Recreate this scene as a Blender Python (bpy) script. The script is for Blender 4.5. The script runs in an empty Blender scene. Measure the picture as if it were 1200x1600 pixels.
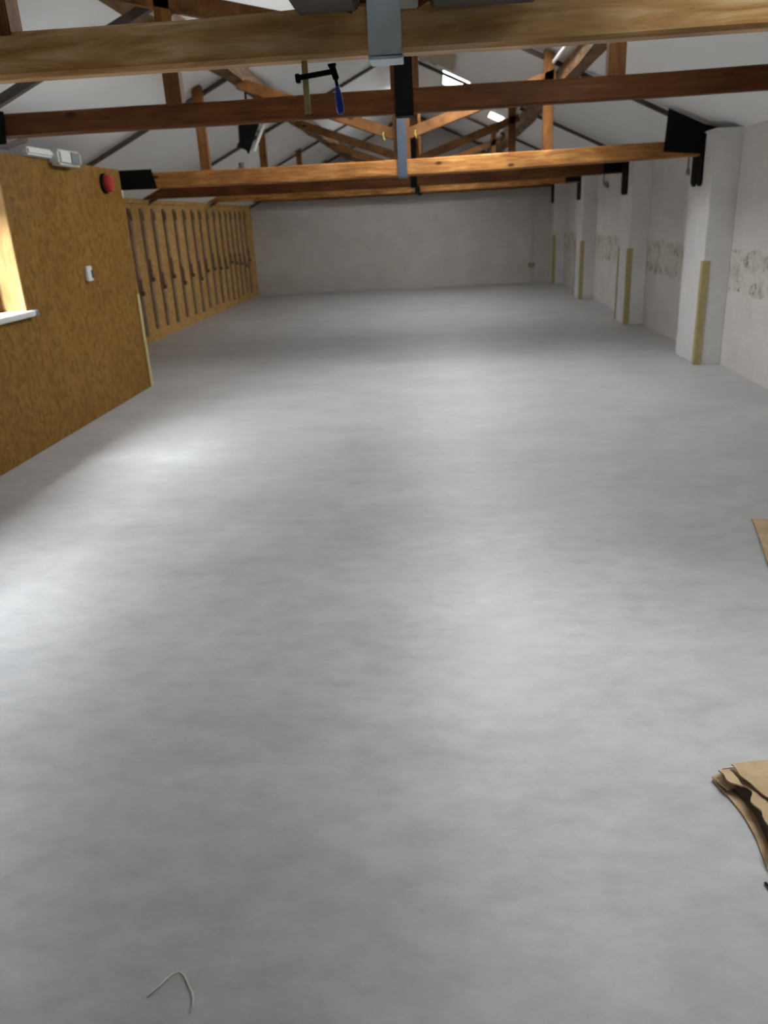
import bpy, bmesh, math, random
from mathutils import Vector, Matrix
random.seed(4)
S = bpy.context.scene
COL = S.collection

# ------------------------------------------------------------------ camera
cam_data = bpy.data.cameras.new('camera')
cam = bpy.data.objects.new('camera', cam_data)
COL.objects.link(cam)
cam.matrix_world = Matrix(((0.9968672, 0.02343948, 0.07554061, 0),
                           (0.06217299, 0.35814892, -0.93159212, 0),
                           (-0.04889082, 0.93337021, 0.3555696, 1.6),
                           (0, 0, 0, 1)))
cam_data.sensor_width = 36; cam_data.lens = 27.0
cam_data.clip_start = .02
cam_data.dof.use_dof = True
cam_data.dof.focus_distance = 2.2
cam_data.dof.aperture_fstop = 3.7
S.camera = cam

# ------------------------------------------------------------------ world, exposure
world = bpy.data.worlds.new('world'); S.world = world
world.use_nodes = True
world.node_tree.nodes['Background'].inputs[0].default_value = (.9, .92, 1, 1)
S.view_settings.view_transform = 'Standard'
S.view_settings.look = 'None'
S.view_settings.gamma = 1
S.view_settings.exposure = 0
S.view_settings.use_curve_mapping = False

# daylight levels of the glazing (radiance of the bright sky seen through it)
ROOFLIGHT_SKY = 25.0
OUTSIDE_SKY = 3.4
world.node_tree.nodes['Background'].inputs[1].default_value = OUTSIDE_SKY

def area(name, loc, aim, sx, sy, power, col=(.95, .955, 1), portal=False):
    l = bpy.data.lights.new(name, 'AREA'); l.shape = 'RECTANGLE'; l.size = sx; l.size_y = sy
    l.energy = power; l.color = col
    if portal: l.cycles.is_portal = True
    o = bpy.data.objects.new(name, l); COL.objects.link(o)
    o.location = loc; o.rotation_euler = (Vector(aim)-Vector(loc)).to_track_quat('-Z', 'Y').to_euler()
    return o
ROOF_SKY_POWER = 760
area('sky_above_rooflight', (2.3, .9, 6.6), (1.4, 1.62, 2.95), 2.3, 2.3, ROOF_SKY_POWER, (1, .985, .98))
# bright patch of sky high outside each of the two left windows, and sky portals at the openings
WINDOW_POWER = 1450
for yc in (3.05, 5.3):
    area('sky_above_window', (-5.2, yc-.4 if yc < 4 else yc, 4.3), (-3.3, yc, 1.5), 2.4, 2.0, WINDOW_POWER)
    area('window_portal', (-3.50, yc, 1.53), (-1, yc, 1.53), 1.4, .94, 1, portal=True)

# ------------------------------------------------------------------ materials
def mat(name, rough=.6, metal=0, spec=.5):
    m = bpy.data.materials.new(name); m.use_nodes = True
    nt = m.node_tree; b = nt.nodes['Principled BSDF']
    b.inputs['Roughness'].default_value = rough
    b.inputs['Metallic'].default_value = metal
    b.inputs['Specular IOR Level'].default_value = spec
    return m, nt, b

def coords(nt, scale=(1, 1, 1), rot=(0, 0, 0)):
    t = nt.nodes.new('ShaderNodeTexCoord'); mp = nt.nodes.new('ShaderNodeMapping')
    mp.inputs['Scale'].default_value = scale; mp.inputs['Rotation'].default_value = rot
    nt.links.new(t.outputs['Object'], mp.inputs[0])
    return mp.outputs[0]

def noise(nt, vec, scale, detail=4, rough=.55, dist=0):
    n = nt.nodes.new('ShaderNodeTexNoise')
    n.inputs['Scale'].default_value = scale; n.inputs['Detail'].default_value = detail
    n.inputs['Roughness'].default_value = rough; n.inputs['Distortion'].default_value = dist
    nt.links.new(vec, n.inputs['Vector'])
    return n.outputs['Fac']

def ramp(nt, fac, stops):
    r = nt.nodes.new('ShaderNodeValToRGB')
    while len(r.color_ramp.elements) < len(stops): r.color_ramp.elements.new(.5)
    for e, (p, c) in zip(r.color_ramp.elements, stops):
        e.position = p; e.color = (*c, 1) if len(c) == 3 else c
    nt.links.new(fac, r.inputs[0])
    return r.outputs[0]

def mix(nt, fac, a, b, mode='MIX'):
    m = nt.nodes.new('ShaderNodeMix'); m.data_type = 'RGBA'; m.blend_type = mode
    for sock, v in ((m.inputs[0], fac), (m.inputs[6], a), (m.inputs[7], b)):
        if hasattr(v, 'links') or hasattr(v, 'is_output'): nt.links.new(v, sock)
        elif isinstance(v, (int, float)): sock.default_value = v
        else: sock.default_value = (*v, 1)
    return m.outputs[2]

def mth(nt, op, a, b=None):
    m = nt.nodes.new('ShaderNodeMath'); m.operation = op
    for i, v in enumerate((a, b)):
        if v is None: continue
        if isinstance(v, (int, float)): m.inputs[i].default_value = v
        else: nt.links.new(v, m.inputs[i])
    return m.outputs[0]

def bump(nt, b, h, strength=.3, dist=.01):
    n = nt.nodes.new('ShaderNodeBump'); n.inputs['Strength'].default_value = strength
    n.inputs['Distance'].default_value = dist
    nt.links.new(h, n.inputs['Height']); nt.links.new(n.outputs[0], b.inputs['Normal'])

def plain(name, col, rough=.6, metal=0, var=.12, scale=20, spec=.4):
    m, nt, b = mat(name, rough, metal, spec)
    n = noise(nt, coords(nt), scale)
    c = ramp(nt, n, [(.3, tuple(v*(1-var) for v in col)), (.7, tuple(min(1, v*(1+var)) for v in col))])
    nt.links.new(c, b.inputs['Base Color'])
    return m

def timber(name, dark, mid, light, stretch=(1, 6, 9), rough=.55, knots=True):
    m, nt, b = mat(name, rough, 0, .18)
    v = coords(nt, stretch)
    g = noise(nt, v, 3.2, 8, .6, .5)
    c = ramp(nt, g, [(.28, dark), (.5, mid), (.72, light)])
    big = noise(nt, coords(nt, (1, 1, 1)), 1.7, 4)
    c = mix(nt, ramp(nt, big, [(.42, (0, 0, 0)), (.66, (.75, .75, .75))]), c, tuple(x*.45 for x in mid))
    if knots:
        w = nt.nodes.new('ShaderNodeTexVoronoi'); w.inputs['Scale'].default_value = 2.6
        nt.links.new(coords(nt, (1, 1.5, 2.2)), w.inputs['Vector'])
        k = ramp(nt, w.outputs['Distance'], [(.05, (1, 1, 1)), (.13, (0, 0, 0))])
        c = mix(nt, k, c, tuple(x*.3 for x in dark))
    nt.links.new(c, b.inputs['Base Color'])
    bump(nt, b, g, .25, .006)
    return m

M = {}
M['beam_pale'] = timber('worn_pale_beam', (.36, .15, .045), (.68, .40, .16), (.90, .68, .42), rough=.36)
M['beam_dark'] = timber('shaded_varnished_beam', (.07, .02, .005), (.13, .044, .010), (.19, .07, .018))  # same pine as the orange beam, second beam's lack of light put into colour
M['beam_orange'] = timber('orange_varnished_beam', (.15, .05, .012), (.40, .17, .045), (.66, .36, .12))
M['post'] = timber('brown_post_timber', (.09, .033, .009), (.20, .08, .022), (.30, .135, .037), (7, 7, 1.2), knots=False)
M['strut'] = timber('brown_strut_timber', (.09, .034, .010), (.19, .08, .024), (.29, .135, .045), (2, 2, 2))
M['pale_timber'] = timber('honey_timber', (.3, .16, .05), (.5, .3, .11), (.66, .43, .19), (7, 7, 1.2), knots=False)
M['purlin'] = timber('rough_knotty_purlin', (.06, .03, .012), (.16, .085, .035), (.34, .22, .12), (6, 1, 6))
M['rafter'] = plain('dark_weathered_rafter', (.085, .068, .055), .7)
M['black'] = plain('black_painted_iron', (.005, .005, .005), .6, spec=.1)
M['silver'] = plain('pale_blue_grey_steel', (.60, .70, .76), .5, 0, .06, 8)
M['bluegrey'] = plain('blue_grey_steel', (.05, .065, .09), .5, .1, .1, 8)
M['white_plastic'] = plain('white_plastic', (.6, .6, .57), .4, 0, .03)
M['grey_plastic'] = plain('grey_plastic', (.18, .19, .19), .4, 0, .05)
M['red'] = plain('red_plastic', (.32, .018, .014), .35, 0, .05)
M['blue'] = plain('blue_plastic', (.012, .035, .30), .35, 0, .05)
M['foam'] = plain('pale_yellow_foam', (.43, .36, .17), .8, 0, .08, 12)
M['card'] = None
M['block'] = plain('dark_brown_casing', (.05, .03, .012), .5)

# roof lining
m, nt, b = mat('white_painted_roof_lining', .7)
n = noise(nt, coords(nt, (1, 1, 1)), 1.2, 5)
c = ramp(nt, n, [(.3, (.84, .86, .85)), (.7, (.90, .91, .90))])
nt.links.new(c, b.inputs['Base Color']); bump(nt, b, noise(nt, coords(nt), 9, 3), .15, .01)
M['roof'] = m

# white painted masonry, with a band of old tape marks and stains at worktop height in the bays
def masonry(name, base, band=False, axis='y'):
    m, nt, b = mat(name, .75)
    v = coords(nt)
    n = noise(nt, v, 2.3, 6, .6)
    c = ramp(nt, n, [(.28, tuple(x*.86 for x in base)), (.7, base)])
    # painted brick coursing (relief only)
    sp = nt.nodes.new('ShaderNodeSeparateXYZ'); nt.links.new(v, sp.inputs[0])
    cb = nt.nodes.new('ShaderNodeCombineXYZ')
    nt.links.new(sp.outputs['X' if axis == 'x' else 'Y'], cb.inputs[0]); nt.links.new(sp.outputs['Z'], cb.inputs[1])
    br = nt.nodes.new('ShaderNodeTexBrick')
    br.inputs['Scale'].default_value = 1
    br.inputs['Brick Width'].default_value = .225; br.inputs['Row Height'].default_value = .075
    br.inputs['Mortar Size'].default_value = .006; br.inputs['Mortar Smooth'].default_value = .6
    nt.links.new(cb.outputs[0], br.inputs['Vector'])
    h = mth(nt, 'ADD', mth(nt, 'MULTIPLY', br.outputs['Fac'], -.5), noise(nt, v, 14, 4))
    bump(nt, b, h, .35, .006)
    if band:
        z = sp.outputs['Z']; y = sp.outputs['Y']
        wob = mth(nt, 'MULTIPLY', noise(nt, v, 4, 5), .16)
        zz = mth(nt, 'ADD', z, wob)
        lo = mth(nt, 'GREATER_THAN', zz, .82); hi = mth(nt, 'LESS_THAN', zz, 1.24)
        inb = mth(nt, 'MULTIPLY', lo, hi)
        blot = ramp(nt, noise(nt, v, 3.4, 6, .7), [(.48, (0, 0, 0)), (.66, (.8, .8, .8))])
        blot2 = ramp(nt, noise(nt, coords(nt, (1, 1.2, .7)), 11, 5, .7), [(.55, (0, 0, 0)), (.62, (1, 1, 1))])
        c = mix(nt, mth(nt, 'MULTIPLY', inb, .3), c, tuple(x*f for x, f in zip(base, (.80, .77, .70))))
        c = mix(nt, mth(nt, 'MULTIPLY', inb, mth(nt, 'MULTIPLY', blot, .85)), c, (.34, .28, .17))
        # dark scuffs gather along the top and the foot of the band
        e1 = mth(nt, 'LESS_THAN', mth(nt, 'ABSOLUTE', mth(nt, 'SUBTRACT', zz, 1.15)), .07)
        e2 = mth(nt, 'LESS_THAN', mth(nt, 'ABSOLUTE', mth(nt, 'SUBTRACT', zz, .89)), .05)
        ee = mth(nt, 'MAXIMUM', e1, e2)
        c = mix(nt, mth(nt, 'MULTIPLY', ee, mth(nt, 'MULTIPLY', blot2, .85)), c, (.13, .085, .04))
    nt.links.new(c, b.inputs['Base Color'])
    return m
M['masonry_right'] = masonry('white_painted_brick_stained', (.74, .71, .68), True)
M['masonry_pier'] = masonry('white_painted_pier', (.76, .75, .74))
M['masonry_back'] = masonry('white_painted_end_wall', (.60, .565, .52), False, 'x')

# OSB board
def osb(name, dark, mid, light):
    m, nt, b = mat(name, .6, 0, .2)
    v = coords(nt, (14, 14, 9))
    w = nt.nodes.new('ShaderNodeTexVoronoi'); w.inputs['Scale'].default_value = 2.2
    w.inputs['Randomness'].default_value = 1
    ds = nt.nodes.new('ShaderNodeVectorMath'); ds.operation = 'ADD'
    nn = nt.nodes.new('ShaderNodeTexNoise'); nn.inputs['Scale'].default_value = 1.1
    nt.links.new(v, nn.inputs['Vector']); nt.links.new(v, ds.inputs[0]); nt.links.new(nn.outputs['Color'], ds.inputs[1])
    nt.links.new(ds.outputs[0], w.inputs['Vector'])
    sp = nt.nodes.new('ShaderNodeSeparateColor'); nt.links.new(w.outputs['Color'], sp.inputs[0])
    c = ramp(nt, sp.outputs[0], [(0, dark), (.35, mid), (1, light)])
    big = noise(nt, coords(nt), 2.2, 4)
    c = mix(nt, ramp(nt, big, [(.4, (0, 0, 0)), (.7, (.45, .45, .45))]), c, dark)
    nt.links.new(c, b.inputs['Base Color']); bump(nt, b, sp.outputs[0], .12, .003)
    return m
M['osb'] = osb('oriented_strand_board', (.155, .07, .009), (.20, .10, .015), (.25, .135, .026))
M['osb_far'] = osb('oriented_strand_board_lining', (.36, .19, .05), (.52, .30, .09), (.64, .40, .14))
M['batten_wood'] = plain('grey_brown_batten_timber', (.26, .165, .105), .7, 0, .25, 6)
M['hook'] = plain('dark_brown_bracket', (.12, .075, .055), .5)

# floor: mottled grey concrete-effect vinyl
m, nt, b = mat('mottled_grey_vinyl_floor', .42)
n1 = noise(nt, coords(nt, (1, 1.6, 1)), 1.3, 5, .6)
n2 = noise(nt, coords(nt, (1, 1.8, 1)), 6.5, 6, .65)
n3 = noise(nt, coords(nt), 55, 3, .7)
c1 = ramp(nt, n1, [(.3, (.375, .375, .385)), (.7, (.47, .47, .465))])
c2 = ramp(nt, n2, [(.3, (.435, .43, .425)), (.5, (.5, .495, .49)), (.72, (.56, .555, .545))])
c = mix(nt, 1.0, c1, c2, 'OVERLAY')
c = mix(nt, .06, c, ramp(nt, n3, [(.3, (.3, .3, .3)), (.7, (.6, .6, .6))]), 'OVERLAY')
nt.links.new(c, b.inputs['Base Color'])
rr = ramp(nt, n2, [(.3, (.36, .36, .36)), (.7, (.48, .48, .48))]); nt.links.new(rr, b.inputs['Roughness'])
M['floor'] = m

# cardboard
m, nt, b = mat('brown_cardboard', .75)
n = noise(nt, coords(nt, (1, 1, 1)), 9, 5, .6)
nt.links.new(ramp(nt, n, [(.3, (.36, .24, .125)), (.7, (.52, .37, .22))]), b.inputs['Base Color'])
bump(nt, b, n, .2, .004)
M['card'] = m

def glow(name, col, strength):
    m = bpy.data.materials.new(name); m.use_nodes = True; nt = m.node_tree
    nt.nodes.remove(nt.nodes['Principled BSDF'])
    e = nt.nodes.new('ShaderNodeEmission'); e.inputs[0].default_value = (*col, 1); e.inputs[1].default_value = strength
    nt.links.new(e.outputs[0], nt.nodes['Material Output'].inputs[0])
    return m
M['rooflight_pane'] = glow('daylit_rooflight_pane', (.95, .975, 1.0), ROOFLIGHT_SKY)
# clear window glass: mostly see-through, with a faint reflection
m = bpy.data.materials.new('clear_window_glass'); m.use_nodes = True; nt = m.node_tree
nt.nodes.remove(nt.nodes['Principled BSDF'])
tr = nt.nodes.new('ShaderNodeBsdfTransparent'); tr.inputs[0].default_value = (.93, .96, .96, 1)
gl = nt.nodes.new('ShaderNodeBsdfGlossy'); gl.inputs['Roughness'].default_value = .02
mx = nt.nodes.new('ShaderNodeMixShader')
mx.inputs[0].default_value = .04; nt.links.new(tr.outputs[0], mx.inputs[1]); nt.links.new(gl.outputs[0], mx.inputs[2])
nt.links.new(mx.outputs[0], nt.nodes['Material Output'].inputs[0])
M['window_pane'] = m

# ------------------------------------------------------------------ helpers
def add_box(bm, x0, x1, y0, y1, z0, z1, bevel=0):
    vs = [bm.verts.new((x, y, z)) for x in (x0, x1) for y in (y0, y1) for z in (z0, z1)]
    fs = [(0, 1, 3, 2), (4, 6, 7, 5), (0, 4, 5, 1), (2, 3, 7, 6), (0, 2, 6, 4), (1, 5, 7, 3)]
    faces = [bm.faces.new([vs[i] for i in f]) for f in fs]
    if bevel:
        es = list({e for f in faces for e in f.edges})
        bmesh.ops.bevel(bm, geom=es, offset=bevel, segments=2, affect='EDGES')
    return bm

def add_prism(bm, pts, axis, a, b, bevel=0):
    """polygon pts extruded along axis ('y': pts are (x,z); 'x': (y,z); 'z': (x,y))"""
    def v(p, t):
        return {'y': (p[0], t, p[1]), 'x': (t, p[0], p[1]), 'z': (p[0], p[1], t)}[axis]
    A = [bm.verts.new(v(p, a)) for p in pts]; B = [bm.verts.new(v(p, b)) for p in pts]
    n = len(pts); faces = [bm.faces.new(A[::-1]), bm.faces.new(B)]
    for i in range(n): faces.append(bm.faces.new((A[i], A[(i+1) % n], B[(i+1) % n], B[i])))
    if bevel:
        es = list({e for f in faces for e in f.edges})
        bmesh.ops.bevel(bm, geom=es, offset=bevel, segments=2, affect='EDGES')
    return bm

def bar_pts(p, q, w):
    d = Vector((q[0]-p[0], q[1]-p[1])).normalized(); n = Vector((-d.y, d.x))*w/2
    return [(p[0]+n.x, p[1]+n.y), (p[0]-n.x, p[1]-n.y), (q[0]-n.x, q[1]-n.y), (q[0]+n.x, q[1]+n.y)]

def add_tube(bm, pts, r, seg=10, cap=True):
    pts = [Vector(p) for p in pts]; rings = []
    rs = r if isinstance(r, (list, tuple)) else [r]*len(pts)
    for i, p in enumerate(pts):
        t = (pts[min(i+1, len(pts)-1)]-pts[max(i-1, 0)]).normalized()
        u = t.cross(Vector((0, 0, 1)))
        if u.length < .1: u = t.cross(Vector((1, 0, 0)))
        u.normalize(); w = t.cross(u)
        rings.append([bm.verts.new(p+(u*math.cos(2*math.pi*k/seg)+w*math.sin(2*math.pi*k/seg))*rs[i]) for k in range(seg)])
    for a, b in zip(rings, rings[1:]):
        for k in range(seg): bm.faces.new((a[k], a[(k+1) % seg], b[(k+1) % seg], b[k]))
    if cap: bm.faces.new(rings[0][::-1]); bm.faces.new(rings[-1])
    return bm

def NB(): return bmesh.new()

def obj(name, bm, m, parent=None, smooth=False):
    bmesh.ops.recalc_face_normals(bm, faces=bm.faces)
    me = bpy.data.meshes.new(name); bm.to_mesh(me); bm.free()
    me.materials.append(M[m] if isinstance(m, str) else m)
    if smooth:
        for p in me.polygons: p.use_smooth = True
    o = bpy.data.objects.new(name, me); COL.objects.link(o)
    if parent:
        o.parent = parent; o.location = -parent.location
        # meshes are written in world coordinates; the parent is an empty at the thing's base
    return o

def tag(o, label=None, cat=None, group=None, kind=None):
    for k, v in (('label', label), ('category', cat), ('group', group), ('kind', kind)):
        if v: o[k] = v
    return o

def thing(name, loc, label, cat, group=None):
    o = bpy.data.objects.new(name, None); COL.objects.link(o); o.location = loc; o.empty_display_size = .1
    return tag(o, label, cat, group)

def struct(name, bm, m, parent=None):
    o = obj(name, bm, m, parent)
    if not parent: o['kind'] = 'structure'
    return o

# ------------------------------------------------------------------ the room
XL, XR, XP, XO = -4.40, 2.96, 2.70, -3.18       # far left lining, right wall, pier faces, boarded partition
Y0, YB, YO = -.8, 19.5, 8.15
RX, RZ, SL = -.5, 3.85, .46                     # ridge position and slope of the roof
YC = 6.3                                         # where the eaves step out beyond the windows
def roof_z(x): return RZ - SL*abs(x-RX)

bm = NB(); add_box(bm, XL-.2, XR+.3, Y0-.2, YB+.2, -.12, 0); struct('floor', bm, 'floor')

# sloping ceiling with rooflight openings
# openings (x0, x1, y0, y1)
openings = [(1.0, 1.8, .9, 2.35), (.85, 1.25, 3.1, 4.1), (.1, 1.0, 6.6, 8.6), (.13, .58, 12.5, 13.75), (.92, 1.22, 14.3, 15.1),
            (-.35, .5, 15.2, 16.4)]  # last one is unseen, added behind the second beam to brighten the far floor
bm = NB()
for s in (1, -1):
    xs_o = [o for o in openings if (o[0]+.01-RX)*s > 0]
    xe = XR+.3 if s > 0 else XL-.3
    X = sorted({RX, xe, -3.47 if s < 0 else xe, *[v for o in xs_o for v in o[:2]]}); Y = sorted({Y0-.2, YB+.2, YC, *[v for o in xs_o for v in o[2:]]})
    for xa, xb in zip(X, X[1:]):
        for ya, yb in zip(Y, Y[1:]):
            if xb < -3.46 and yb < YC+.01: continue
            if any(o[0]-1e-6 <= xa and xb <= o[1]+1e-6 and o[2]-1e-6 <= ya and yb <= o[3]+1e-6 for o in xs_o): continue
            za, zb = roof_z(xa), roof_z(xb)
            add_prism(bm, [(xa, za), (xb, zb), (xb, zb+.14), (xa, za+.14)], 'y', ya, yb)
struct('ceiling', bm, 'roof')
for i, (xa, xb, ya, yb) in enumerate(openings):
    bm = NB(); fw = .035
    def slab(x0, x1, y0, y1, dz0, dz1):
        add_prism(bm, [(x0, roof_z(x0)+dz0), (x1, roof_z(x1)+dz0), (x1, roof_z(x1)+dz1), (x0, roof_z(x0)+dz1)], 'y', y0, y1)
    slab(xa, xa+fw, ya, yb, .0, .16); slab(xb-fw, xb, ya, yb, .0, .16)
    slab(xa+fw, xb-fw, ya, ya+fw, .0, .16); slab(xa+fw, xb-fw, yb-fw, yb, .0, .16)
    w = struct('window_%d' % (i+3), bm, 'white_plastic')
    bm = NB()
    slab(xa+fw, xb-fw, ya+fw, yb-fw, .11, .12)
    obj('glass_pane', bm, 'window_pane' if i == 0 else 'rooflight_pane', w)   # the nearest one is clear glass, the rest frosted

# walls
bm = NB()
add_box(bm, XL-.2, XR+.3, YB, YB+.2, 0, 2.3)
add_prism(bm, [(XL-.2, 2.3), (XR+.3, 2.3), (XR+.3, roof_z(XR+.3)+.02), (RX, RZ+.02), (XL-.2, roof_z(XL-.2)+.02)][0:2]+[(XR+.3, 2.31), (RX, RZ+.05), (XL-.2, 2.31)], 'y', YB, YB+.2)
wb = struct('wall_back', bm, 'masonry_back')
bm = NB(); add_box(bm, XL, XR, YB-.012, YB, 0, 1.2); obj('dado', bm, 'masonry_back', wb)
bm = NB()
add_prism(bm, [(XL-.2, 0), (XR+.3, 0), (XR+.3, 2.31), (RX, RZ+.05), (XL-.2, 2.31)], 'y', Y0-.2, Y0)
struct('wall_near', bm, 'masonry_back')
bm = NB(); add_box(bm, XR, XR+.3, Y0, YB, 0, roof_z(XR)+.02); wr = struct('wall_right', bm, 'masonry_right')
PIERS = [(1.3, 1.95), (4.85, 5.5), (8.35, 9.05), (11.6, 12.22), (15.35, 16.0), (19.0, 19.488)]
for ya, yb in PIERS:
    bm = NB(); add_box(bm, XP, XR, ya, yb, 0, roof_z(XP)+.005-.12, .006); obj('pier', bm, 'masonry_pier', wr)

# left: outer wall, lining of strand board with battens
bm = NB(); add_box(bm, XL-.2, XL, YO+.15, YB, 0, roof_z(XL)+.03); wl = struct('wall_left', bm, 'osb_far')
ys = [9.6, 10.1, 10.6, 11.1, 11.58, 12.08, 12.58, 13.1, 13.64, 14.16, 14.66, 15.12, 15.62, 16.1, 16.56, 17.0, 17.42, 17.84, 18.26, 18.7]
for i, y in enumerate(ys):
    z0 = .1+random.uniform(0, .08)
    bm = NB(); add_box(bm, XL, XL+.03, y-.05, y+.05, z0, 1.93, .004)
    bt = obj('batten', bm, 'batten_wood', wl)
    z1 = random.uniform(.72, .95)
    bm = NB(); add_box(bm, XL+.03, XL+.05, y-.03, y+.03, z1, z1+random.uniform(.18, .32), .004)
    add_box(bm, XL+.03, XL+.075, y-.04, y+.04, z1-.03, z1+.03, .004)
    k = obj('bracket', bm, 'hook', bt)
    bm = NB(); add_box(bm, XL+.03, XL+.045, y-.03, y+.03, 1.76, 1.88, .004)
    obj('upper_bracket', bm, 'hook', bt)
bm = NB(); add_box(bm, XL, XL+.03, YO+.15, YB, 2.0, 2.06, .004); obj('top_rail', bm, 'osb_far', wl)

# near left: boarded partition 0.32 m thick with two window openings
WINS = [(2.4, 3.75, 1.06, 2.0), (4.65, 5.95, 1.06, 1.99)]
TH = .20
bm = NB(); ztop = 2.20
segs = [(Y0, 2.4, 0, ztop), (2.4, 3.75, 0, 1.06), (2.4, 3.75, 2.0, ztop), (3.75, 4.65, 0, ztop),
        (4.65, 5.95, 0, 1.06), (4.65, 5.95, 1.99, ztop), (5.95, YO, 0, ztop)]
for ya, yb, za, zb in segs: add_box(bm, XO-TH, XO, ya, yb, za, zb)
wp = struct('wall_left_front', bm, 'osb')

bm = NB(); add_box(bm, XL-.2, XO-TH, YO, YO+.15, 0, ztop); add_box(bm, XO-TH, XO, YO-.001, YO+.15, 0, ztop)
struct('wall_left_return', bm, 'osb')
bm = NB()
for ya, yb, za, zb in segs:
    if yb == YO: add_box(bm, XO-TH-.07, XO-TH, ya, YC, za, 2.53); add_box(bm, XO-TH-.07, XO-TH, YC, yb, za, zb)
    else: add_box(bm, XO-TH-.07, XO-TH, ya, yb, za, 2.53 if zb == ztop else zb)
add_prism(bm, [(XL-.2, 0), (XO-TH-.07, 0), (XO-TH-.07, 2.53), (XL-.2, 2.1)], 'y', YC-.1, YC)
add_box(bm, XL-.2, XL, YC, YO+.15, 0, roof_z(XL)+.03)
struct('wall_left_outer', bm, 'masonry_pier')
for i, (ya, yb, za, zb) in enumerate(WINS):
    bm = NB(); fw = .06; xf0, xf1 = XO-TH-.03, XO-TH+.02
    add_box(bm, xf0, xf1, ya, ya+fw, za, zb, .004); add_box(bm, xf0, xf1, yb-fw, yb, za, zb, .004)
    add_box(bm, xf0, xf1, ya+fw, yb-fw, za, za+fw, .004); add_box(bm, xf0, xf1, ya+fw, yb-fw, zb-fw, zb, .004)
    ym = (ya+yb)/2; add_box(bm, xf0+.01, xf1-.01, ym-.03, ym+.03, za+fw, zb-fw)
    w = struct('window_%d' % (i+1), bm, 'post')
    bm = NB(); add_box(bm, xf0+.02, xf0+.03, ya+fw, yb-fw, za+fw, zb-fw); obj('glass_pane', bm, 'window_pane', w)
    bm = NB(); add_box(bm, XO-TH+.02, XO+.06, ya+.001, yb+.02, za-.03, za+.012, .006)
    obj('window_sill', bm, 'white_plastic', w)
    bm = NB(); add_box(bm, XO-.02, XO+.065, yb+.02, yb+.06, za-.035, za+.014, .004)
    obj('sill_end_cap', bm, 'grey_plastic', w)
    bm = NB(); add_box(bm, xf1, XO+.002, yb-.018, yb-.001, za+.012, zb-.002); add_box(bm, xf1, XO+.002, ya+.001, ya+.018, za+.012, zb-.002)
    add_box(bm, xf1, XO+.002, ya+.018, yb-.018, zb-.02, zb-.002)
    obj('reveal_lining', bm, 'pale_timber', w)

# ------------------------------------------------------------------ roof trusses
def sag_beam(bm, x0, x1, y0, y1, zb0, zt0, sag=.0, n=14, bevel=.012, wob=.004, taper=0):
    rows = []
    for i in range(n+1):
        t = i/n; x = x0+(x1-x0)*t; s = -sag*(1-(2*t-1)**2)
        a, b_, c_, d = [random.uniform(-wob, wob) for _ in range(4)]
        zb, zt = zb0+s+a, zt0+s+b_+taper*(t-.5)
        rows.append([bm.verts.new(p) for p in ((x, y0, zb+bevel), (x, y0+bevel, zb), (x, y1-bevel, zb), (x, y1, zb+bevel),
                                               (x, y1+c_, zt-bevel), (x, y1-bevel, zt), (x, y0+bevel, zt), (x, y0+d, zt-bevel))])
    for r, q in zip(rows, rows[1:]):
        for k in range(8): bm.faces.new((r[k], r[(k+1) % 8], q[(k+1) % 8], q[k]))
    bm.faces.new(rows[0][::-1]); bm.faces.new(rows[-1])

def truss(y, zb, h, beam, kx, strap, qL, qR, label, princ=None, sag=.03, xl=XL+.01, xr=XR-.01, taper=0, d=.16, strut_lo=.24, front=True):
    t = thing('roof_truss', (kx, y, zb), label, 'roof truss', 'timber roof trusses')
    y0, y1 = y-d/2, y+d/2
    bm = NB(); sag_beam(bm, xl, xr, y0, y1, zb, zb+h, sag, taper=taper); obj('tie_beam', bm, beam, t)
    zt = zb+h-sag
    kt = roof_z(kx)-.16
    bm = NB(); add_prism(bm, [(kx-.085, zt-.01), (kx+.085, zt-.01), (kx+.085, kt), (kx-.085, kt)], 'y', y-min(.055, d*.35), y+min(.055, d*.35), .006)
    obj('king_post', bm, 'post', t)
    # principal rafters hug the lining (or a given line)
    for s in (-1, 1):
        if princ and s in princ: (pa, pb, w) = princ[s]
        else:
            xe = (XL if s < 0 else XP)
            pa = (xe, roof_z(xe)-.05); pb = (RX, RZ-.05); w = .04
        bm = NB(); add_prism(bm, bar_pts(pa, pb, w), 'y', y+.15, y+.20)
        obj('rafter', bm, 'rafter', t)
    # inclined struts from the foot of the king post out to the purlins
    foot = zt+strut_lo
    for s in (-1, 1):
        tx = -1.98 if s < 0 else 1.22
        tz = roof_z(tx)-.2
        bm = NB(); add_prism(bm, bar_pts((kx+s*.07, foot), (tx, tz), .105), 'y', y-.045, y+.045, .005)
        obj('strut', bm, 'strut', t)
    for qx in (qL, qR):
        if qx is None: continue
        bm = NB(); add_prism(bm, [(qx-.05, zt-.01 if abs(qx) < 1.8 else zt), (qx+.05, zt-.01), (qx+.05, roof_z(qx+.05)-.02), (qx-.05, roof_z(qx-.05)-.02)], 'y', y-.045, y+.045, .005)
        obj('hanger_post', bm, 'post', t)
    # iron strap wrapped under the tie beam and up the king post
    zb_ = zb-sag; w = .05
    top = zt+.55
    bm = NB()
    add_prism(bm, [(kx-w, zb_-.012), (kx+w, zb_-.012), (kx+w*.9, top), (kx-w*.9, top)], 'y', y0-.014, y0-.004, .002)
    add_box(bm, kx-w, kx+w, y0-.014, y1+.014, zb_-.018, zb_-.005, .002)
    add_prism(bm, [(kx-w, zb_-.012), (kx+w, zb_-.012), (kx+w*.9, top), (kx-w*.9, top)], 'y', y1+.004, y1+.014, .002)
    if strap[0]: obj('strap', bm, strap[0], t)
    else: bm.free()
    return t

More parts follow.
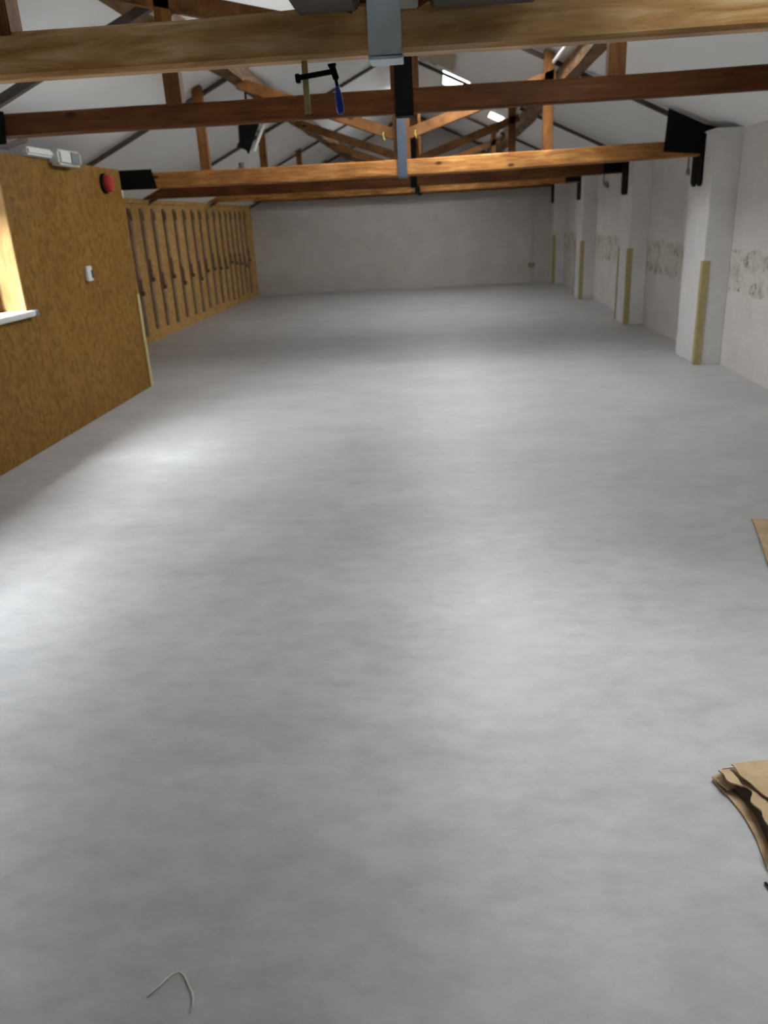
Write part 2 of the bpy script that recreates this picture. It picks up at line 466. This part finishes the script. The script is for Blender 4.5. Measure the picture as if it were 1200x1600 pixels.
# nearest truss
t1 = truss(2.64, 2.065, .125, 'beam_pale', -.135, ('silver',), -1.31, None,
      'nearest roof truss with worn pale tie beam and wide pale blue steel strap', sag=.006, taper=.05, d=.08,
      princ={-1: ((XL, 1.95), (RX, 3.6), .045)}, strut_lo=.02)
# second truss
P2 = {-1: ((-3.9, 1.95), (-.6, 3.38), .055)}
t2 = truss(5.24, 2.2, .135, 'beam_dark', -.165, (None,), -1.58, 1.08,
      'second roof truss, dark brown tie beam crossed by a flat black strap', sag=.008, princ=P2, d=.08)
bm = NB()
for yy in (5.2-.014, 5.28+.004):
    add_prism(bm, [(-.225, 2.18), (-.115, 2.18), (-.12, 2.85), (-.22, 2.85)], 'y', yy, yy+.01, .002)
add_box(bm, -.225, -.115, 5.186, 5.294, 2.177, 2.186)
obj('strap', bm, 'black', t2)
t3 = truss(8.78, 2.05, .155, 'beam_orange', -.325, ('bluegrey',), -2.41, 1.16,
      'third roof truss, orange tie beam with blue grey strap and black end plates', sag=.035)
t4 = truss(12.3, 2.06, .16, 'beam_dark', -.30, ('black',), -2.5, 1.12,
      'fourth roof truss from the front, half hidden behind the orange beam', sag=.03, strut_lo=.2)
t5 = truss(15.75, 2.07, .16, 'beam_orange', -.32, ('black',), -2.53, 1.10,
      'fifth roof truss, its hanger posts small and dark behind the fourth', sag=.03, strut_lo=.2)
t6 = truss(19.2, 2.12, .16, 'beam_dark', -.34, ('black',), -2.5, 1.1,
      'furthest roof truss, close against the end wall', sag=.02, strut_lo=.2)

def gusset_right(t, y, small=False, py=None):
    zoff = t.location.z-2.05
    bm = NB()
    pts = [(2.31, 2.10), (2.33, 2.49), (2.70, 2.325), (2.95, 2.27), (2.95, 2.235), (2.702, 2.225), (2.702, 2.06)]  # plate outline; the thin arm over the pier paints a shadow line
    if small: pts = [(2.42, 2.06), (2.42, 2.20), (2.70, 2.25), (2.70, 2.06)]
    add_prism(bm, [(a, b+zoff) for a, b in pts], 'y', y-.094, y-.082)
    obj('iron_plate', bm, 'black', t)
    ya, yb = py
    bm = NB()
    for a, b in ((ya, ya+.15), (ya+.18, ya+.33)):
        add_prism(bm, [(a, 2.24), (b, 2.24), (b, 1.80), (b-.06, 1.76), (a+.03, 1.76), (a, 1.80)], 'x', XP-.022, XP-.004)
    add_box(bm, XP-.016, XP-.006, ya+.14, ya+.19, 1.86, 2.24)
    obj('wall_strap', bm, 'black', t)
gusset_right(t3, 8.78, False, (8.62, 9.0))
gusset_right(t4, 12.3, True, (11.86, 12.2))
gusset_right(t5, 15.75, True, (15.6, 15.95))
gusset_right(t6, 19.2, True, (19.02, 19.4))
bm = NB(); add_prism(bm, [(-3.6, 2.225), (-2.98, 2.215), (-2.96, 2.12), (-2.94, 2.02), (-3.6, 2.03)], 'y', 8.78-.092, 8.78-.082)
obj('iron_plate', bm, 'black', t3)
bm = NB(); add_prism(bm, [(-3.6, 2.1), (-3.6, 2.48), (-2.84, 2.37), (-2.66, 2.34), (-2.68, 2.16)], 'y', 5.18, 5.192)
obj('iron_plate', bm, 'black', t2)

# purlins
def purlin(x, w, hgt, label, name='purlin', zo=.12, m='purlin'):
    z = roof_z(x)-zo
    o = None
    bm = NB(); n = 26
    rows = []
    for i in range(n+1):
        y = Y0+(YB-Y0)*i/n; j = [random.uniform(-.012, .012) for _ in range(4)]
        rows.append([bm.verts.new((x-w/2+j[0], y, z-hgt/2+j[1])), bm.verts.new((x+w/2+j[2], y, z-hgt/2+j[3])),
                     bm.verts.new((x+w/2, y, z+hgt/2)), bm.verts.new((x-w/2, y, z+hgt/2))])
    for r, q in zip(rows, rows[1:]):
        for k in range(4): bm.faces.new((r[k], r[(k+1) % 4], q[(k+1) % 4], q[k]))
    bm.faces.new(rows[0][::-1]); bm.faces.new(rows[-1])
    return tag(obj('purlin', bm, m), label, 'purlin', 'purlins under the roof lining')
purlin(-1.98, .17, .15, 'rough knotty purlin running under the left slope of the white roof')
purlin(1.36, .15, .14, 'dark purlin under the right slope beside the thin pale conduit')

# pale conduit along the right purlin
bm = NB(); zc = roof_z(1.2)-.10
add_tube(bm, [(1.2, Y0, zc), (1.2, 5, zc), (1.2, 12, zc), (1.2, YB, zc)], .018, 8)
tag(obj('conduit', bm, 'roof', smooth=True), 'thin pale conduit running along the right slope of the roof', 'conduit')

# pale board fixed to the right slope near the ridge
bm = NB(); add_prism(bm, [(-.22, roof_z(-.22)-.012), (.07, roof_z(.07)-.012), (.07, roof_z(.07)-.03), (-.22, roof_z(-.22)-.03)], 'y', 10.9, 12.25)
add_prism(bm, [(.07, roof_z(.07)-.012), (.30, roof_z(.30)-.012), (.30, roof_z(.30)-.03), (.07, roof_z(.07)-.03)], 'y', 10.9, 12.1)
tag(obj('ceiling_board', bm, plain('beige_board', (.50, .44, .33), .7)), 'pale beige board fixed under roof just left of the bright rooflight', 'board')
# blocks fixed to the front of the nearest beam
def casing(x0, x1, y0, y1, z0, z1, label, m='block'):
    t = thing('light_casing', ((x0+x1)/2, y1, z0), label, 'light fitting')
    bm = NB(); add_box(bm, x0, x1, y0, y1, z0, z1, .006); obj('housing', bm, m, t)
    bm = NB(); add_box(bm, x0+.01, x1-.01, y0+.01, y1-.01, z0-.006, z0+.002, .002); obj('rim', bm, 'rafter', t)
    bm = NB(); add_box(bm, (x0+x1)/2-.015, (x0+x1)/2+.015, y1-.004, y1+.03, z0+.02, z1-.01, .002); obj('bracket', bm, 'black', t)
casing(-.385, -.20, 2.34, 2.56, 2.165, 2.24, 'dark brown casing above the nearest beam, left of the pale strap')
casing(.0, .30, 2.22, 2.56, 2.155, 2.24, 'long dark casing above the nearest beam, right of the pale strap')
bm = NB(); add_box(bm, -.09, -.035, 2.575, 2.598, 2.165, 2.22, .003)
tag(obj('junction_box', bm, 'white_plastic'), 'small pale box on the nearest beam right beside the pale strap', 'junction box')

# bar clamp hanging from the nearest beam, holding a pale stick
t = thing('bar_clamp', (-.3, 2.63, 2.02), 'black bar clamp with blue handle hanging below the nearest beam', 'clamp')
def P(x, z, y=2.63): return (x, y, z)
bm = NB(); add_prism(bm, bar_pts((-.405, 2.012), (-.285, 2.024), .014), 'y', 2.612, 2.624, .002); obj('bar', bm, 'black', t)
bm = NB(); add_prism(bm, bar_pts((-.298, 2.036), (-.287, 2.0), .018), 'y', 2.606, 2.626, .003)
add_prism(bm, [(-.312, 2.042), (-.285, 2.044), (-.29, 2.03), (-.305, 2.028)], 'y', 2.606, 2.626, .002); obj('sliding_jaw', bm, 'black', t)
bm = NB(); add_prism(bm, bar_pts((-.405, 2.022), (-.403, 1.998), .014), 'y', 2.606, 2.628, .002); obj('fixed_jaw', bm, 'black', t)
bm = NB(); add_tube(bm, [(-.289, 2.616, 2.0), (-.285, 2.616, 1.975)], .005, 8); obj('screw', bm, 'black', t)
bm = NB(); add_tube(bm, [(-.2865, 2.616, 1.985), (-.2855, 2.616, 1.978), (-.284, 2.616, 1.955), (-.282, 2.616, 1.93), (-.2805, 2.616, 1.912), (-.280, 2.616, 1.907)],
                    [.004, .008, .0115, .0125, .011, .006], 12); obj('handle', bm, 'blue', t, True)
bm = NB(); add_box(bm, -.392, -.374, 2.626, 2.632, 1.915, 2.06, .001)
o = tag(obj('wooden_stick', bm, 'foam'), 'thin pale wooden stick held upright by the black clamp', 'stick')

# black torn sheet and pipe end below the left roof slope
bm = NB()
sp = [(-2.06, 2.63), (-1.83, 2.62), (-1.90, 2.47), (-1.975, 2.32), (-2.0, 2.36), (-2.04, 2.38), (-2.095, 2.395), (-2.085, 2.43), (-2.065, 2.45)]
vs = [bm.verts.new((x, 8.95+random.uniform(-.02, .02), z)) for x, z in sp]
f = bm.faces.new(vs); r = bmesh.ops.extrude_face_region(bm, geom=[f])
bmesh.ops.translate(bm, verts=[v for v in r['geom'] if isinstance(v, bmesh.types.BMVert)], vec=(0, .012, 0))
add_box(bm, -1.96, -1.94, 8.955, 8.965, 2.6, 2.955)
tag(obj('black_sheet', bm, 'black'), 'ragged black sheet hanging from the left roof slope behind the second beam', 'sheet')
bm = NB(); add_tube(bm, [(-1.80, 9.05, 2.62), (-1.94, 9.05, 2.36)], .02, 8)
tag(obj('pale_pipe', bm, 'white_plastic'), 'short pale pipe angled beside the ragged black sheet', 'pipe')
bm = NB(); add_tube(bm, [(-2.43, 8.8, 2.17), (-2.43, 8.8, 2.215), (-2.41, 8.8, 2.24)], [.05, .045, .02], 10)
bm.free()
t = thing('bolt_plate', (-2.03, 8.78, 2.17), 'small black bolt head on top of the orange beam at left', 'bolt')
bm = NB(); add_box(bm, -2.08, -1.98, 8.73, 8.83, 2.166, 2.182, .003); obj('washer', bm, 'rafter', t)
bm = NB(); add_tube(bm, [(-2.03, 8.78, 2.18), (-2.03, 8.78, 2.235)], .028, 6); obj('nut', bm, 'rafter', t)

# yellow-green marks: two cable ties on the third truss
for x, z, lab in ((-.50, 2.37, 'yellow cable tie end left of the blue grey strap'), (-.175, 2.37, 'yellow cable tie end right of the blue grey strap')):
    bm = NB(); add_tube(bm, [(x-.008, 8.60, z+.03), (x, 8.60, z), (x+.008, 8.60, z-.02)], .005, 6)
    add_tube(bm, [(x-.008, 8.60, z+.028), (x-.008, 8.74, z+.07)], .003, 6)
    tag(obj('cable_tie', bm, plain('yellow_plastic', (.4, .36, .04), .5)), lab, 'cable tie', 'yellow cable ties')

# ------------------------------------------------------------------ fittings on the left partition
t = thing('emergency_light', (XO, 7.05, 2.16), 'white emergency light with grey end panel on top edge of boarded wall', 'light fitting')
bm = NB(); add_box(bm, XO+.001, XO+.11, 6.78, 7.2, 2.155, 2.275, .02); obj('housing', bm, 'white_plastic', t)
bm = NB(); add_box(bm, XO+.108, XO+.118, 6.98, 7.15, 2.17, 2.262, .004); obj('grey_panel', bm, 'grey_plastic', t)
bm = NB(); add_box(bm, XO+.001, XO+.06, 6.35, 6.78, 2.205, 2.265, .015); obj('cable_box', bm, 'white_plastic', t)
bm = NB(); add_tube(bm, [(XO+.03, 3.0, 2.225), (XO+.03, 5.5, 2.225), (XO+.03, 6.1, 2.24), (XO+.03, 6.3, 2.29), (XO+.03, 6.40, 2.31)], .022, 8)
tag(obj('cable', bm, 'rafter', smooth=True), 'thick dark cable lying along top of boarded wall', 'cable')
t = thing('fire_alarm_sounder', (XO, 7.97, 2.06), 'red round fire alarm sounder near end of boarded wall', 'alarm')
bm = NB(); add_tube(bm, [(XO, 7.86, 2.055), (XO+.025, 7.86, 2.055)], .09, 24); obj('base', bm, 'black', t)
bm = NB(); add_tube(bm, [(XO+.025, 7.88, 2.055), (XO+.045, 7.88, 2.055), (XO+.07, 7.88, 2.055), (XO+.078, 7.88, 2.055)], [.082, .082, .074, .05], 24); obj('sounder', bm, 'red', t)
bm = NB(); add_box(bm, XO-.12, XO-.01, YO+.152, YO+.21, 1.93, 2.02, .01)
tag(obj('cable_box', bm, 'white_plastic'), 'small white box behind end of boarded wall below red alarm', 'cable box')
t = thing('wall_switch', (XO, 7.15, 1.2), 'small white wall switch at mid height of boarded wall', 'switch')
bm = NB(); add_box(bm, XO+.001, XO+.03, 7.085, 7.2, 1.205, 1.335, .006); obj('back_box', bm, 'white_plastic', t)
bm = NB(); add_box(bm, XO+.028, XO+.042, 7.165, 7.195, 1.23, 1.30, .003); obj('rocker', bm, 'bluegrey', t)
bm = NB(); add_box(bm, XL+.11, XL+.16, YO+.4, YO+.46, .9, 1.9)
bm.free()

# foam corner guards: L-section, rounded
def guard(x, y, sx, sy, ztop, label):
    bm = NB(); w, th = .06, .012
    xo, yo = x-sx*th, y-sy*th
    pts = [(xo, yo), (x+sx*w, yo), (x+sx*w, y), (x, y), (x, y+sy*w), (xo, y+sy*w)]
    add_prism(bm, pts, 'z', 0.002, ztop, .003)
    return tag(obj('corner_guard', bm, 'foam'), label, 'corner guard', 'pale yellow corner guards')
guard(XP, 8.35, 1, 1, 1.05, 'pale yellow corner guard on near edge of nearest white pier')
guard(XP, 11.6, 1, 1, 1.05, 'pale yellow corner guard on near edge of second white pier')
guard(XP, 12.22, 1, -1, 1.05, 'thin yellow corner guard on far edge of second white pier')
guard(XP, 15.35, 1, 1, 1.05, 'pale yellow corner guard on near edge of third white pier')
guard(XP, 16.0, 1, -1, 1.05, 'thin yellow corner guard on far edge of third white pier')
guard(XP, 19.0, 1, 1, 1.08, 'dim corner guard on furthest pier in the back corner')
guard(XO, YO+.15, -1, -1, .985, 'slim pale corner guard on end of boarded wall at left')

# back wall conduit and socket
bm = NB(); add_tube(bm, [(2.27, YB-.02, 2.1), (2.27, YB-.03, 1.2), (2.27, YB-.03, .46)], .012, 8)
add_tube(bm, [(2.27, YB-.03, .36), (2.27, YB-.03, .03)], .012, 8)
tag(obj('conduit', bm, 'masonry_back'), 'thin painted conduit dropping down right side of the end wall', 'conduit')
t = thing('wall_socket', (2.27, YB-.012, .36), 'small brownish socket box low on the end wall under conduit', 'socket')
bm = NB(); add_box(bm, 2.2, 2.34, YB-.06, YB-.012, .36, .46, .006); obj('back_box', bm, 'batten_wood', t)
bm = NB(); add_box(bm, 2.225, 2.315, YB-.066, YB-.058, .38, .44, .002); obj('face_plate', bm, 'foam', t)
bm = NB(); add_box(bm, 2.24, 2.30, YB-.055, YB-.012, 1.24, 1.30, .004)
tag(obj('junction_box', bm, 'masonry_back'), 'tiny painted junction box halfway up end wall conduit', 'junction box')
# wires high in the second bay
bm = NB(); random.seed(9)
pts = [(XR-.02, 14.75, 2.15), (XR-.03, 14.72, 2.0)]
for k in range(14): a = k*.9; pts.append((XR-.03-.01*math.sin(k), 14.5+.17*math.cos(a), 1.97+.05*math.sin(a*1.3)))
add_tube(bm, pts, .010, 6)
tag(obj('loose_wire', bm, 'grey_plastic'), 'coil of loose grey wire high on right wall between second and third piers', 'wire')
# red note: vertical drip-cable in nearer bay
bm = NB(); add_tube(bm, [(XR-.01, 10.0, 2.2), (XR-.012, 10.0, 2.05), (XR-.012, 10.0, 1.97)], .008, 6); add_box(bm, XR-.02, XR-.001, 9.96, 10.04, 1.92, 1.98, .003)
tag(obj('cable_end', bm, 'grey_plastic'), 'short grey cable end high on right wall behind nearest pier', 'cable')

# ------------------------------------------------------------------ things on the floor
def sheet(bm, outline_fn, nu, nv, th=.005):
    top = [[bm.verts.new(outline_fn(i/nu, j/nv)) for j in range(nv+1)] for i in range(nu+1)]
    bot = [[bm.verts.new(Vector(outline_fn(i/nu, j/nv))-Vector((0, 0, th))) for j in range(nv+1)] for i in range(nu+1)]
    for i in range(nu):
        for j in range(nv):
            bm.faces.new((top[i][j], top[i+1][j], top[i+1][j+1], top[i][j+1]))
            bm.faces.new((bot[i][j], bot[i][j+1], bot[i+1][j+1], bot[i+1][j]))
    for i in range(nu):
        bm.faces.new((top[i][0], bot[i][0], bot[i+1][0], top[i+1][0])); bm.faces.new((top[i][nv], top[i+1][nv], bot[i+1][nv], bot[i][nv]))
    for j in range(nv):
        bm.faces.new((top[0][j], top[0][j+1], bot[0][j+1], bot[0][j])); bm.faces.new((top[nu][j], bot[nu][j], bot[nu][j+1], top[nu][j+1]))

# far sheet: left edge from (1.65,3.94) to (1.50,3.30)
def far_sheet(u, v):
    a = Vector((1.65, 3.94, .012)).lerp(Vector((2.30, 3.80, .012)), u)
    b = Vector((1.48, 3.25, .012)).lerp(Vector((2.15, 3.1, .012)), u)
    p = a.lerp(b, v); p.z += .014*math.sin(v*3.1)*(1-u)
    return p
bm = NB(); sheet(bm, far_sheet, 10, 10, .006)
tag(obj('cardboard_sheet', bm, 'card'), 'flat brown cardboard sheet at the right edge, the farther of two', 'cardboard')

# near pile: folded box, curled left edge
t = thing('folded_cardboard', (1.1, 1.7, 0), 'crumpled folded cardboard box lying at lower right with dark open edge', 'cardboard')
def poly(e, v):
    n = len(e)-1; k = min(int(v*n), n-1); f = v*n-k
    return Vector(e[k]).lerp(Vector(e[k+1]), f)
EB = [(.777, 1.892, .008), (.801, 1.815, .008), (.814, 1.752, .008), (.817, 1.669, .008), (.804, 1.55, .008), (.79, 1.42, .008), (.80, 1.30, .008)]
ET = [(.786, 1.880, .052), (.800, 1.822, .058), (.838, 1.800, .062), (.829, 1.735, .066), (.838, 1.675, .066), (.818, 1.590, .064), (.822, 1.46, .06), (.85, 1.30, .055)]
EC = [(.822, 1.882, .072), (.828, 1.842, .074), (.834, 1.800, .080), (.862, 1.745, .080), (.905, 1.70, .076), (.98, 1.66, .074)]
def lower(u, v):
    return poly(EB, v).lerp(Vector((1.4, 1.99-.66*v, .008)), u)
bm = NB(); sheet(bm, lower, 8, 20, .006); obj('lower_panel', bm, 'card', t)
def upper(u, v):
    p = poly(ET, v).lerp(Vector((1.4, 1.985-.66*v, .058)), u**1.1)
    w = (1-u)*min(1, 8*v)
    p.z += .004*math.sin(v*23+u*5)*w; p.x += .006*math.sin(v*41)*w
    return p
bm = NB(); sheet(bm, upper, 16, 40, .005); obj('upper_panel', bm, 'card', t)
def back(u, v):      # folded back edge joining both panels
    a_ = Vector((.80, 1.886, .008)).lerp(Vector((1.4, 1.985, .008)), u); b_ = Vector((.80, 1.884, .054)).lerp(Vector((1.4, 1.983, .057)), u)
    p = a_.lerp(b_, v); p.y += .012*math.sin(v*3.14); return p
bm = NB(); sheet(bm, back, 12, 5, .003); obj('folded_edge', bm, 'card', t)
def inner(u, v):     # dark brown sheet standing in for the shade inside the flattened box
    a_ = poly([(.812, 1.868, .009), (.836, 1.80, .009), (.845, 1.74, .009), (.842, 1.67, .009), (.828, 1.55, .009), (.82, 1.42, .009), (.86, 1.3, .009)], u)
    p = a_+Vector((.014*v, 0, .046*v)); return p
bm = NB(); sheet(bm, inner, 12, 5, .003); obj('gap_shade', bm, 'block', t)
def tip(u, v):
    a_ = Vector((.773, 1.888, .022)).lerp(Vector((.802, 1.835, .018)), v)
    return a_+Vector((.05, .012, .012))*u
bm = NB(); sheet(bm, tip, 4, 6, .003); obj('corner_flap', bm, 'card', t)
def crease(u, v):
    p = poly(EC, v).lerp(Vector((1.4, 1.978-.3*v, .066)), u**1.2)
    p.z += .003*math.sin(v*19+u*9)*(1-u); return p
bm = NB(); sheet(bm, crease, 10, 24, .004); obj('folded_flap', bm, 'card', t)
bm = NB(); add_tube(bm, [(.783, 1.515, .006), (.787, 1.495, .010), (.80, 1.46, .006), (.84, 1.42, .006)], .0035, 6)
tag(obj('dark_wire', bm, 'black'), 'tiny dark wire end at the right edge below crumpled cardboard', 'wire')

# string: thin strip lying on the floor bottom left
pts = [(-.684, 1.178), (-.672, 1.192), (-.661, 1.204), (-.652, 1.219), (-.642, 1.232), (-.630, 1.239), (-.616, 1.233), (-.603, 1.217), (-.594, 1.203), (-.582, 1.188), (-.576, 1.174), (-.573, 1.160), (-.575, 1.145)]
bm = NB(); add_tube(bm, [(x, y, .0035+.004*abs(math.sin(i*.5))) for i, (x, y) in enumerate(pts)], .0024, 8)
tag(obj('white_string', bm, 'grey_string' if 'grey_string' in M else plain('greyish_white_string', (.62, .61, .58), .7), smooth=True), 'short curled whitish string lying on the grey floor, bottom left', 'string')
